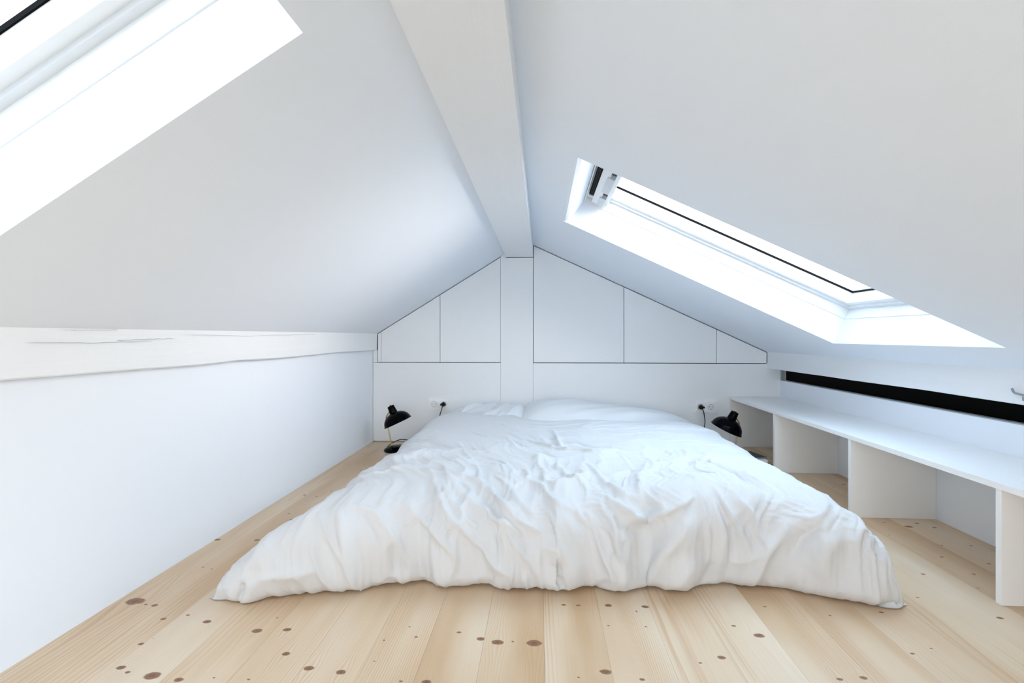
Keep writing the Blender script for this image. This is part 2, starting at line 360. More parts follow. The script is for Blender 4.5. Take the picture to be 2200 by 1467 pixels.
# ---------------------------------------------------------------- bench: boards on upright panels
bn = empty('bench', (1.48, 1.5, .0), 'long low white open bench along the right wall', 'bench')
XF = 1.31
child(bn, box('bench_top', XF-.003, XR-.001, 1.8805, YB-.001, .331, .349, M['board'], bevel=.0012))['label'] = 'far board of the bench top'
child(bn, box('bench_top', XF-.003, XR-.001, YF+.3, 1.8795, .331, .349, M['board'], bevel=.0012))['label'] = 'near board of the bench top'
for y in (3.454, 2.815, 2.140, 1.465, .79, .115, -.56, -1.235, -1.91):
    child(bn, box('upright', XF, XR-.001, y, y+.018, .0005, .3305, M['board'], bevel=.0010))

# ---------------------------------------------------------------- floor boards
KNOTS = [(-0.743, 1.222, 0.0147), (-0.667, 1.232, 0.0121), (-0.901, 1.253, 0.0124), (-1.029, 1.258, 0.0084), (-0.975, 1.279, 0.0057), (-0.882, 1.046, 0.0203), (-1.0, 1.152, 0.009), (-0.619, 1.138, 0.0112), (-0.539, 1.092, 0.0131), (-0.46, 1.084, 0.0129), (-0.321, 1.222, 0.0052), (-0.215, 1.248, 0.0067), (-0.155, 1.225, 0.0117), (-0.111, 1.214, 0.0168), (-0.019, 1.216, 0.0206), (-0.073, 1.219, 0.0039), (-0.257, 1.065, 0.0114), (-0.314, 1.063, 0.0046), (-0.396, 1.125, 0.003), (-0.399, 1.204, 0.0039), (0.141, 1.123, 0.0094), (0.083, 1.1, 0.0035), (-0.657, 1.048, 0.004), (-0.738, 1.048, 0.0035), (-0.812, 1.037, 0.0115), (-0.722, 1.282, 0.0035), (-0.35, 1.264, 0.0034), (0.19, 1.4, 0.0117), (0.294, 1.399, 0.0117), (0.063, 1.394, 0.0073), (0.104, 1.394, 0.0073), (0.177, 1.301, 0.0041), (0.275, 1.303, 0.0034), (0.225, 1.102, 0.0069), (0.147, 1.122, 0.0141), (0.509, 1.321, 0.0068), (0.558, 1.282, 0.0145), (0.373, 1.166, 0.0048), (0.43, 1.189, 0.011), (0.724, 1.138, 0.0092), (0.668, 1.13, 0.008), (0.945, 1.411, 0.0071), (0.793, 1.386, 0.0042), (0.634, 1.42, 0.0051), (1.106, 1.498, 0.0053), (1.25, 1.403, 0.0098), (0.898, 1.232, 0.0062), (0.958, 1.255, 0.0038), (-0.947, 1.053, 0.007), (-0.976, 1.067, 0.0119), (-1.179, 1.337, 0.0298), (-1.106, 1.32, 0.0103), (-1.135, 1.323, 0.0059), (-1.226, 1.761, 0.0136), (-1.074, 1.766, 0.0116), (-1.051, 1.972, 0.0075), (-0.968, 1.902, 0.0083), (-1.095, 2.038, 0.0067), (-1.128, 1.548, 0.0051), (-1.09, 1.538, 0.0042), (-1.147, 2.282, 0.0099), (-1.041, 2.345, 0.0064), (-1.081, 2.266, 0.0074), (-1.041, 2.722, 0.0074), (1.566, 2.619, 0.0133), (1.414, 2.093, 0.0064), (1.541, 2.091, 0.0095), (1.481, 2.053, 0.0166), (1.578, 2.049, 0.0103), (1.256, 1.888, 0.0096), (1.47, 1.877, 0.0057), (1.575, 1.88, 0.0056), (1.393, 1.778, 0.0071), (1.51, 1.734, 0.0069), (1.396, 1.656, 0.0066), (1.444, 1.626, 0.0049), (1.331, 1.565, 0.0047), (1.233, 1.646, 0.0075)]
def group_knot():
    gr = bpy.data.node_groups.new('knot', 'ShaderNodeTree')
    for nm, ty, io in (('P', 'NodeSocketVector', 'INPUT'), ('C', 'NodeSocketVector', 'INPUT'), ('R', 'NodeSocketFloat', 'INPUT'), ('DX', 'NodeSocketFloat', 'INPUT'), ('K', 'NodeSocketFloat', 'INPUT'),
                       ('DX', 'NodeSocketFloat', 'OUTPUT'), ('K', 'NodeSocketFloat', 'OUTPUT')):
        gr.interface.new_socket(name=nm, in_out=io, socket_type=ty)
    I = gr.nodes.new('NodeGroupInput'); O_ = gr.nodes.new('NodeGroupOutput')
    def N_(t, **k):
        n = gr.nodes.new(t)
        for a, b in k.items(): setattr(n, a, b)
        return n
    def math_(op, a, b=None):
        n = N_('ShaderNodeMath', operation=op)
        for i, v in enumerate((a, b)):
            if v is None: continue
            if isinstance(v, (int, float)): n.inputs[i].default_value = v
            else: gr.links.new(v, n.inputs[i])
        return n.outputs[0]
    sub = N_('ShaderNodeVectorMath', operation='SUBTRACT'); gr.links.new(I.outputs['P'], sub.inputs[0]); gr.links.new(I.outputs['C'], sub.inputs[1])
    sp = N_('ShaderNodeSeparateXYZ'); gr.links.new(sub.outputs[0], sp.inputs[0])
    x = math_('DIVIDE', sp.outputs[0], I.outputs['R']); y = math_('DIVIDE', sp.outputs[1], I.outputs['R'])
    y1 = math_('MULTIPLY', y, 1.55)
    r2 = math_('ADD', math_('MULTIPLY', x, x), math_('MULTIPLY', y1, y1)); r = math_('SQRT', r2)
    k = math_('SUBTRACT', 1.0, r); k = math_('MAXIMUM', math_('MULTIPLY', k, 1.0), 0.0)
    gr.links.new(math_('MAXIMUM', k, I.outputs['K']), O_.inputs['K'])
    yw = math_('MULTIPLY', y, .28); xw = math_('MULTIPLY', x, .5)
    e_ = math_('EXPONENT', math_('MULTIPLY', math_('ADD', math_('MULTIPLY', xw, xw), math_('MULTIPLY', yw, yw)), -1.0))
    dx = math_('MULTIPLY', math_('MULTIPLY', sp.outputs[0], e_), -.75)
    gr.links.new(math_('ADD', dx, I.outputs['DX']), O_.inputs['DX'])
    return gr
GK = group_knot()
def ramp(n, els):
    r = n.nodes.new('ShaderNodeValToRGB'); c = r.color_ramp
    c.elements[0].position, c.elements[0].color = els[0][0], (*els[0][1], 1)
    c.elements[1].position, c.elements[1].color = els[-1][0], (*els[-1][1], 1)
    for p_, q in els[1:-1]: c.elements.new(p_).color = (*q, 1)
    return r
def group_pine():
    gr = bpy.data.node_groups.new('pine', 'ShaderNodeTree')
    for nm, ty, io in (('P', 'NodeSocketVector', 'INPUT'), ('DX', 'NodeSocketFloat', 'INPUT'), ('K', 'NodeSocketFloat', 'INPUT'), ('Seed', 'NodeSocketFloat', 'INPUT'), ('Freq', 'NodeSocketFloat', 'INPUT'), ('Tone', 'NodeSocketFloat', 'INPUT'),
                       ('Color', 'NodeSocketColor', 'OUTPUT'), ('Height', 'NodeSocketFloat', 'OUTPUT')):
        gr.interface.new_socket(name=nm, in_out=io, socket_type=ty)
    I = gr.nodes.new('NodeGroupInput'); O_ = gr.nodes.new('NodeGroupOutput'); L = gr.links.new
    def math_(op, a, b=None, c=None):
        n = gr.nodes.new('ShaderNodeMath'); n.operation = op
        for i, v in enumerate((a, b, c)):
            if v is None: continue
            if isinstance(v, (int, float)): n.inputs[i].default_value = v
            else: L(v, n.inputs[i])
        return n.outputs[0]
    def noise(vec, scale, detail=2, rough=.5):
        mp = gr.nodes.new('ShaderNodeMapping'); mp.inputs['Scale'].default_value = scale; L(vec, mp.inputs[0])
        n = gr.nodes.new('ShaderNodeTexNoise'); n.inputs['Scale'].default_value = 1; n.inputs['Detail'].default_value = detail; n.inputs['Roughness'].default_value = rough
        L(mp.outputs[0], n.inputs['Vector']); return n.outputs['Fac']
    def mix(f, a, b, mode='MIX'):
        m = gr.nodes.new('ShaderNodeMix'); m.data_type = 'RGBA'; m.blend_type = mode
        for i, v in ((0, f), (6, a), (7, b)):
            if isinstance(v, (int, float)): m.inputs[i].default_value = v
            elif isinstance(v, tuple): m.inputs[i].default_value = (*v, 1)
            else: L(v, m.inputs[i])
        return m.outputs[2]
    sp = gr.nodes.new('ShaderNodeSeparateXYZ'); L(I.outputs['P'], sp.inputs[0])
    cb = gr.nodes.new('ShaderNodeCombineXYZ'); L(math_('ADD', sp.outputs[0], I.outputs['DX']), cb.inputs[0]); L(sp.outputs[1], cb.inputs[1]); L(I.outputs['Seed'], cb.inputs[2])
    V = cb.outputs[0]
    low = noise(V, (5, .55, 1), 2)
    wav = noise(V, (16, 1.6, 1), 2)
    sx_ = gr.nodes.new('ShaderNodeSeparateXYZ'); L(V, sx_.inputs[0])
    ph = math_('ADD', math_('MULTIPLY', sx_.outputs[0], I.outputs['Freq']), math_('ADD', math_('MULTIPLY', low, 9.), math_('MULTIPLY', wav, 1.6)))
    fr = math_('FRACT', math_('ADD', ph, math_('MULTIPLY', noise(V, (70, 1.2, 1), 1), 1.3)))                       # growth rings: slow rise, sharp dark latewood
    rg = math_('POWER', fr, 3.0)
    rg = math_('MULTIPLY', rg, math_('SUBTRACT', 1.0, math_('POWER', fr, 24.0)))
    dens = noise(V, (9, .8, 1), 1)
    rg = math_('MULTIPLY', rg, math_('MINIMUM', math_('MAXIMUM', math_('MULTIPLY', math_('SUBTRACT', dens, .40), 6.0), .12), 1.0))
    fib = noise(V, (520, 2.2, 1), 2, .5)
    pat = noise(V, (6, 1.1, 1), 3)
    rp = ramp(gr, [(.26, (.57, .385, .225)), (.48, (.69, .53, .365)), (.70, (.75, .62, .47))]); L(math_('ADD', pat, math_('MULTIPLY', I.outputs['Tone'], .22)), rp.inputs[0])
    col = mix(math_('MULTIPLY', rg, .72), rp.outputs[0], (.50, .27, .12))
    fbm = math_('MULTIPLY', math_('ABSOLUTE', math_('SUBTRACT', fib, .5)), .75)
    col = mix(fbm, col, (.62, .43, .26))
    # small pin knots and resin flecks
    vo = gr.nodes.new('ShaderNodeTexVoronoi'); vo.feature = 'F1'; mp = gr.nodes.new('ShaderNodeMapping'); mp.inputs['Scale'].default_value = (9.5, 7.0, 1.0); L(V, mp.inputs[0]); L(mp.outputs[0], vo.inputs['Vector']); vo.inputs['Scale'].default_value = 1.0
    pin = math_('LESS_THAN', vo.outputs['Distance'], .036)
    rn = noise(V, (3.1, 2.3, 1), 0); pin = math_('MULTIPLY', pin, math_('GREATER_THAN', rn, .45))
    col = mix(math_('MULTIPLY', pin, .8), col, (.13, .055, .025))
    # knots
    kn = noise(V, (180, 120, 1), 3)
    kk = math_('ADD', I.outputs['K'], math_('MULTIPLY', math_('MULTIPLY', math_('SUBTRACT', kn, .5), .5), math_('MINIMUM', math_('MULTIPLY', I.outputs['K'], 12.), 1.)))
    km = gr.nodes.new('ShaderNodeMapRange'); km.interpolation_type = 'SMOOTHSTEP'; L(kk, km.inputs[0]); km.inputs[1].default_value = .01; km.inputs[2].default_value = .34
    kr = ramp(gr, [(0., (.46, .24, .12)), (.20, (.13, .05, .022)), (.5, (.29, .145, .08)), (1., (.20, .09, .045))]); L(math_('MULTIPLY', kk, 1.2), kr.inputs[0])
    col = mix(km.outputs[0], col, kr.outputs[0])
    L(col, O_.inputs['Color']); L(math_('SUBTRACT', 1.0, math_('ADD', rg, math_('MULTIPLY', fib, .4))), O_.inputs['Height'])
    return gr
GP = group_pine()
def plank_mat(i, knots, seed, freq, tone):
    m = bpy.data.materials.new('pine_board_%d' % i); m.use_nodes = True; n = m.node_tree; b = n.nodes['Principled BSDF']
    t = n.nodes.new('ShaderNodeTexCoord'); dx = kk = None
    for (kx, ky, kr_) in knots:
        g_ = n.nodes.new('ShaderNodeGroup'); g_.node_tree = GK; n.links.new(t.outputs['Object'], g_.inputs['P'])
        g_.inputs['C'].default_value = (kx, ky, .0); g_.inputs['R'].default_value = kr_*1.08
        if dx: n.links.new(dx, g_.inputs['DX']); n.links.new(kk, g_.inputs['K'])
        dx, kk = g_.outputs['DX'], g_.outputs['K']
    p_ = n.nodes.new('ShaderNodeGroup'); p_.node_tree = GP; n.links.new(t.outputs['Object'], p_.inputs['P'])
    if dx: n.links.new(dx, p_.inputs['DX']); n.links.new(kk, p_.inputs['K'])
    p_.inputs['Seed'].default_value = seed; p_.inputs['Freq'].default_value = freq; p_.inputs['Tone'].default_value = tone
    bp = n.nodes.new('ShaderNodeBump'); bp.inputs['Strength'].default_value = .12; bp.inputs['Distance'].default_value = .0006
    n.links.new(p_.outputs['Color'], b.inputs['Base Color']); n.links.new(p_.outputs['Height'], bp.inputs['Height']); n.links.new(bp.outputs[0], b.inputs['Normal'])
    b.inputs['Roughness'].default_value = .42; b.inputs['Specular IOR Level'].default_value = .35
    return m
fl = box('floor', XL-.1, XR+.1, YF-.1, YB+.1, -.06, -.0205, M['roof']); tag(fl, 'pale knotty pine board floor', kind='structure')
rs = random.Random(11)
SEAM = [-1.245, -1.14, -.995, -.85, -.70, -.555, -.42, -.285, -.146, .006, .160, .305, .45, .595, .74, .885, 1.03, 1.175, 1.32, 1.465, 1.61, XR+.02]
bounds = list(zip(SEAM, SEAM[1:]))
for i, (a, b_) in enumerate(bounds):
    if b_-a < .01: continue
    kn = [k for k in KNOTS if a+.001 < k[0] < b_-.001]
    # further knots where the photo's are not resolved
    for q in range(2): kn.append((rs.uniform(a+.02, b_-.02), rs.choice([rs.uniform(-2., .9), rs.uniform(1.9, 3.4)]), rs.uniform(.002, .006)))
    mm = plank_mat(i, kn, i*7.31+rs.random(), rs.choice([60, 85, 115, 150, 190]), rs.uniform(-.5, .5))
    o = box('floor_board', a+.0002, b_-.0002, YF, YB+.02, -.020, rs.uniform(-.0003, .0), mm, fl, bevel=.0006)
# ---------------------------------------------------------------- duvet: draped sheet, relaxed as cloth
HEM_X = [-1.0,-0.936,-0.851,-0.777,-0.656,-0.592,-0.475,-0.376,-0.349,-0.286,-0.167,-0.129,0.005,0.042,0.124,0.161,0.203,0.244,0.321,0.366,0.426,0.478,0.557,0.602,0.74,0.823,0.941,1.0,1.1]
HEM_Y = [1.372,1.35,1.329,1.355,1.39,1.394,1.424,1.457,1.453,1.423,1.451,1.422,1.436,1.41,1.451,1.455,1.428,1.433,1.489,1.443,1.444,1.48,1.504,1.488,1.481,1.436,1.415,1.43,1.48]
def arc_table(pts, h):
    p = np.array(pts, float); p[:, 1] *= h
    # smooth polyline (Catmull-Rom) and arc length
    q = []
    n = len(p)
    for i in range(n - 1):
        p0, p1, p2, p3 = p[max(i-1,0)], p[i], p[i+1], p[min(i+2,n-1)]
        for t in np.linspace(0, 1, 12, endpoint=False):
            q.append(0.5*((2*p1)+(-p0+p2)*t+(2*p0-5*p1+4*p2-p3)*t*t+(-p0+3*p1-3*p2+p3)*t**3))
    q.append(p[-1]); q = np.array(q)
    s = np.concatenate([[0], np.cumsum(np.hypot(*np.diff(q, axis=0).T))])
    q[:, 1] /= h
    return s, q[:, 0], np.maximum(q[:, 1], 0)
TL = arc_table([(.06,0),(.012,.07),(0,.2),(.015,.4),(.06,.68),(.13,.88),(.22,.97),(.33,1)], .27)
TR = arc_table([(.09,0),(.035,.1),(.004,.35),(0,.55),(.03,.76),(.09,.9),(.18,.97),(.3,1)], .27)
TF = arc_table([(.075,0),(.02,.03),(0,.13),(.0,.36),(.016,.62),(.055,.84),(.12,.955),(.22,1)], .27)
TH_ = arc_table([(.03,.70),(0,.80),(.03,.93),(.09,.985),(.16,1)], .27)
def sstep(a, b, x):
    t = np.clip((x-a)/(b-a), 0, 1); return t*t*(3-2*t)
def vnoise(x, y, seed):
    r = np.random.RandomState(seed); g = r.rand(64, 64)*2-1
    xi = np.floor(x).astype(int); yi = np.floor(y).astype(int)
    fx = x-xi; fy = y-yi; fx = fx*fx*fx*(fx*(fx*6-15)+10); fy = fy*fy*fy*(fy*(fy*6-15)+10)
    a = g[yi%64, xi%64]; b = g[yi%64, (xi+1)%64]; c = g[(yi+1)%64, xi%64]; d = g[(yi+1)%64, (xi+1)%64]
    return (a*(1-fx)+b*fx)*(1-fy)+(c*(1-fx)+d*fx)*fy
def duvet_base(S, T):
    """S,T in metres of cloth measured from the left hem and from the head edge -> xyz (arrays)"""
    sl, el, zl = TL; sr_, er, zr = TR; sf, ef, zf = TF; sh, eh, zh = TH_
    # across
    s01 = S
    # nominal plateau lengths
    y0 = 3.12
    Lf = sf[-1]; Lh = sh[-1]
    T1 = TT
    tf = T1 - T                                   # distance from front hem
    pey = np.where(T < Lh, 0, 0.)
    # nominal y with unit plateau, corrected below
    fy = np.clip((T-Lh)/(T1-Lf-Lh), 0, 1)
    zyf = np.where(tf < Lf, np.interp(tf, sf, zf), 1.0); eyf = np.interp(tf, sf, ef)
    zyh = np.where(T < Lh, np.interp(T, sh, zh), 1.0); eyh = np.interp(T, sh, eh)
    S1 = SS; ts = S1 - S; Ll = sl[-1]; Lr = sr_[-1]
    fx = np.clip((S-Ll)/(S1-Lr-Ll), 0, 1)
    zxl = np.where(S < Ll, np.interp(S, sl, zl), 1.0); exl = np.interp(S, sl, el)
    zxr = np.where(ts < Lr, np.interp(ts, sr_, zr), 1.0); exr = np.interp(ts, sr_, er)
    yg = 3.12 + (1.42-3.12)*np.clip((T-.05)/(T1-.25), 0, 1)   # first guess of y
    x = y = None
    gy = np.clip(zyf*1.6, 0, 1)                 # less tucking under where the corners thin out
    gx = np.clip(zxl*zxr*1.6, 0, 1)
    exl = np.where(S < sl[np.argmin(el)], exl*gy, exl); exr = np.where(ts < sr_[np.argmin(er)], exr*gy, exr)
    eyf = np.where(tf < sf[np.argmin(ef)], eyf*gx, eyf)
    for it in range(3):
        xl = -.765 - .075*sstep(1.66, 1.42, yg) - .14*sstep(1.52, 1.40, yg)*np.exp(-(S/.15)**2) + .012*vnoise(yg*5+3, yg*0+.5, 7)
        xr = .992 + .055*sstep(1.54, 1.43, yg)*np.exp(-(ts/.13)**2) + .012*vnoise(yg*5+9, yg*0+.5, 8)
        x = np.where(S < Ll, xl+exl, np.where(ts < Lr, xr-exr, (xl+el[-1])*(1-fx)+(xr-er[-1])*fx))
        yf = np.interp(x, HEM_X, HEM_Y)
        yh = 3.20 - .34*sstep(-.45, .05, x)
        y = np.where(tf < Lf, yf+eyf, np.where(T < Lh, yh-eyh, (yh-eh[-1])*(1-fy)+(yf+ef[-1])*fy))
        yg = y
    H = .272 + .018*sstep(2.3, 3.1, y)*sstep(1.1,.5,x) + .010*vnoise(x*2.2+5, y*2.2, 3)*sstep(3.0, 2.2, y) + .007*vnoise(x*4.5, y*4.5+2, 4)
    zx = zxl*zxr; zy = zyf
    z = H*(zx*zy)**.8
    z = z*np.where(T < Lh, zyh, 1)
    z = z + .012*sstep(.03, .12, S)*sstep(.03, .12, SS-S)*sstep(.03, .14, tf)
    return np.stack([x, y, z+.004], -1)
SS = 2.16; TT = 2.16
def grid_normals(P):
    du = np.gradient(P, axis=1); dv = np.gradient(P, axis=0)
    n = np.cross(dv, du); n /= np.linalg.norm(n, axis=-1, keepdims=True)+1e-9
    return n
def relax(P, B, N, rest_u, rest_v, rest_d, rest_b, iters, k_att, k_bend, inner):
    def proj(A, Bv, L, w, only_compress=False):
        d = Bv-A; l = np.linalg.norm(d, axis=-1, keepdims=True)+1e-9
        c = (l-L[..., None])/l*.5*w
        if only_compress: c = np.minimum(c, 0)
        return d*c
    for k in range(iters):
        for o in (0, 1):
            A = P[:, o:-1:2]; Bv = P[:, o+1::2]; m = min(A.shape[1], Bv.shape[1]); A = A[:, :m]; Bv = Bv[:, :m]
            d = proj(A, Bv, rest_u[:, o::2][:, :m], .9); A += d; Bv -= d
            A = P[o:-1:2]; Bv = P[o+1::2]; m = min(A.shape[0], Bv.shape[0]); A = A[:m]; Bv = Bv[:m]
            d = proj(A, Bv, rest_v[o::2][:m], .9); A += d; Bv -= d
        for (a, b, r) in ((P[:-1, :-1], P[1:, 1:], rest_d[0]), (P[1:, :-1], P[:-1, 1:], rest_d[1])):
            d = proj(a, b, r, .25); a += d; b -= d
        # bending (laplacian smoothing along both axes)
        if k_bend:
            L = P[:, :-2]+P[:, 2:]-2*P[:, 1:-1]; P[:, 1:-1] += k_bend*.25*L
            L = P[:-2]+P[2:]-2*P[1:-1]; P[1:-1] += k_bend*.25*L
        P += k_att*(B-P)
        P[..., 2] -= .0003
        h = ((P-B)*N).sum(-1, keepdims=True)
        P += N*np.maximum(-inner-h, 0)
        P[..., 2] = np.maximum(P[..., 2], .003)
    return P
def upsample(A, nv, nu):
    v = np.linspace(0, A.shape[0]-1, nv); u = np.linspace(0, A.shape[1]-1, nu)
    def cub(A, t):
        i = np.clip(np.floor(t).astype(int), 0, A.shape[0]-2); f = (t-i).reshape((-1,)+(1,)*(A.ndim-1))
        p0, p1, p2, p3 = A[np.maximum(i-1, 0)], A[i], A[i+1], A[np.minimum(i+2, A.shape[0]-1)]
        return .5*((2*p1)+(-p0+p2)*f+(2*p0-5*p1+4*p2-p3)*f*f+(-p0+3*p1-3*p2+p3)*f**3)
    return np.swapaxes(cub(np.swapaxes(cub(A, v), 0, 1), u), 0, 1)
def duvet_points(folds=()):
    P = None
    for lev, (nu, nv, slack, iters, ka, kb, amp) in enumerate(LEVELS):
        S, T = np.meshgrid(np.linspace(0, SS, nu), np.linspace(0, TT, nv))
        B = duvet_base(S, T); N = grid_normals(B)
        N = N*np.sign(N[nv//2, nu//2, 2])
        # rest lengths: base lengths stretched by the slack of the cloth, more across the front drop
        front = sstep(TT-.75, TT-.2, T)
        su = 1+slack*(1.0+1.0*front+.5*vnoise(S*3, T*3, 20+lev)); sv = 1+slack*(.8-.3*front+.4*vnoise(S*3+7, T*3, 30+lev))
        ru = np.linalg.norm(np.diff(B, axis=1), axis=-1)*su[:, 1:]
        rv = np.linalg.norm(np.diff(B, axis=0), axis=-1)*sv[1:]
        sd = .5*(su+sv)
        rd = (np.linalg.norm(B[1:, 1:]-B[:-1, :-1], axis=-1)*sd[1:, 1:], np.linalg.norm(B[:-1, 1:]-B[1:, :-1], axis=-1)*sd[1:, 1:])
        if P is None:
            P = B.copy()
            tgt = fold_field(S, T, folds, B)
        else:
            P = upsample(P, nv, nu)
            tgt = fold_field(S, T, folds, B)
        edge = np.minimum(np.minimum(S, SS-S), np.minimum(T, TT-T)); em = sstep(0, .08, edge)
        # creases run down and outwards across the bed, straight down on the front drop
        wx = .05*vnoise(S*4, T*4, 60)+.02*vnoise(S*9, T*9, 61); wy = .05*vnoise(S*4+9, T*4, 62)
        u_ = S+wx; t_ = T+wy
        a = u_+.62*(1-1.7*u_/SS)*(TT-.25-t_)*np.where(t_ > TT-.25, .4, 1)
        patch = .35+.65*sstep(-.45, .45, vnoise(S*3.3+2, T*3.3, 63))
        r1 = lambda fa, fb, sd, p: (1-np.abs(vnoise(a*fa+sd, t_*fb+sd, sd)))**p
        cz = [(.017, r1(7.5, 2.0, 71, 3)), (.0105, r1(14, 3.2, 72, 4)), (.0058, r1(27, 5, 73, 4)), (.0028, r1(50, 9, 74, 3))]
        b2 = t_+.35*(u_-1.1); sw = (1-np.abs(vnoise(b2*8, u_*3, 75)))**4*sstep(-.1, .5, vnoise(S*2.7, T*2.7+4, 76))
        flat = (.65+.7*sstep(TT-1.3, TT-.55, T))*(1-.8*np.exp(-((SS-S)/.3)**2-((TT-T)/.35)**2))*(1-.7*np.exp(-(S/.2)**2-((TT-T)/.2)**2))
        dsp = sum(h_*(z_-z_.mean()) for h_, z_ in cz[:lev+1])*patch*flat+.010*(sw-sw.mean())*flat
        if lev: P = P+N*((dsp-upsample(prev, nv, nu))*em)[..., None]
        else: P = P+N*((dsp+tgt)*em)[..., None]
        prev = dsp
        Bt = B+N*((tgt+dsp)*em)[..., None]
        P = relax(P, Bt, N, ru, rv, rd, None, iters, ka, kb, .02)
    # pressed-in sharp creases of the cotton, left after the soft folds have settled
    n2 = grid_normals(P); n2 = n2*np.sign((n2*N).sum(-1, keepdims=True))
    fine = .0034*r1(22, 3.0, 81, 9)+.0024*r1(38, 5, 82, 8)+.0012*r1(64, 9, 83, 5)
    b3 = t_*.8-.6*u_+.1*vnoise(S*5, T*5, 84); fine = fine+.0022*(1-np.abs(vnoise(b3*24, u_*4, 85)))**8*sstep(0, .5, vnoise(S*4+1, T*4, 86))
    thin = fold_field(S, T, [(h_*.28, w_*.45, p_) for h_, w_, p_ in folds], B)
    P = P+n2*((fine*patch*(.5+.5*flat)+thin)*em)[..., None]
    P[..., 2] = np.maximum(P[..., 2], .003)
    return P
LEVELS = [(60, 56, .030, 40, .05, .03, 0), (120, 110, .030, 50, .04, .03, 0), (240, 220, .025, 40, .04, .03, 0), (520, 480, .006, 12, .05, .03, 0)]
def fold_field(S, T, folds, B):
    """sum of ridges (h>0) or creases (h<0) along polylines given in world coordinates"""
    out = np.zeros_like(S)
    for h, w, pts in folds:
        st = []
        for p in pts:
            d = ((B-np.array(p))**2).sum(-1); i = np.unravel_index(np.argmin(d), d.shape); st.append((S[i], T[i]))
        st = np.array(st); best = np.full(S.shape, 9.); tt = np.zeros(S.shape); n = len(st)-1
        for k in range(n):
            a, b = st[k], st[k+1]; ab = b-a; L = (ab@ab)+1e-9
            t = np.clip(((S-a[0])*ab[0]+(T-a[1])*ab[1])/L, 0, 1)
            d = np.hypot(S-a[0]-t*ab[0], T-a[1]-t*ab[1]); m = d < best
            best = np.where(m, d, best); tt = np.where(m, (k+t)/n, tt)
        taper = np.sqrt(np.clip(np.sin(np.pi*np.clip(tt, .02, .98)), 0, 1))
        out += 1.25*h*taper*(np.exp(-(best/w)**2)-.35*np.exp(-((best-2*w)/(1.3*w))**2))
    return out
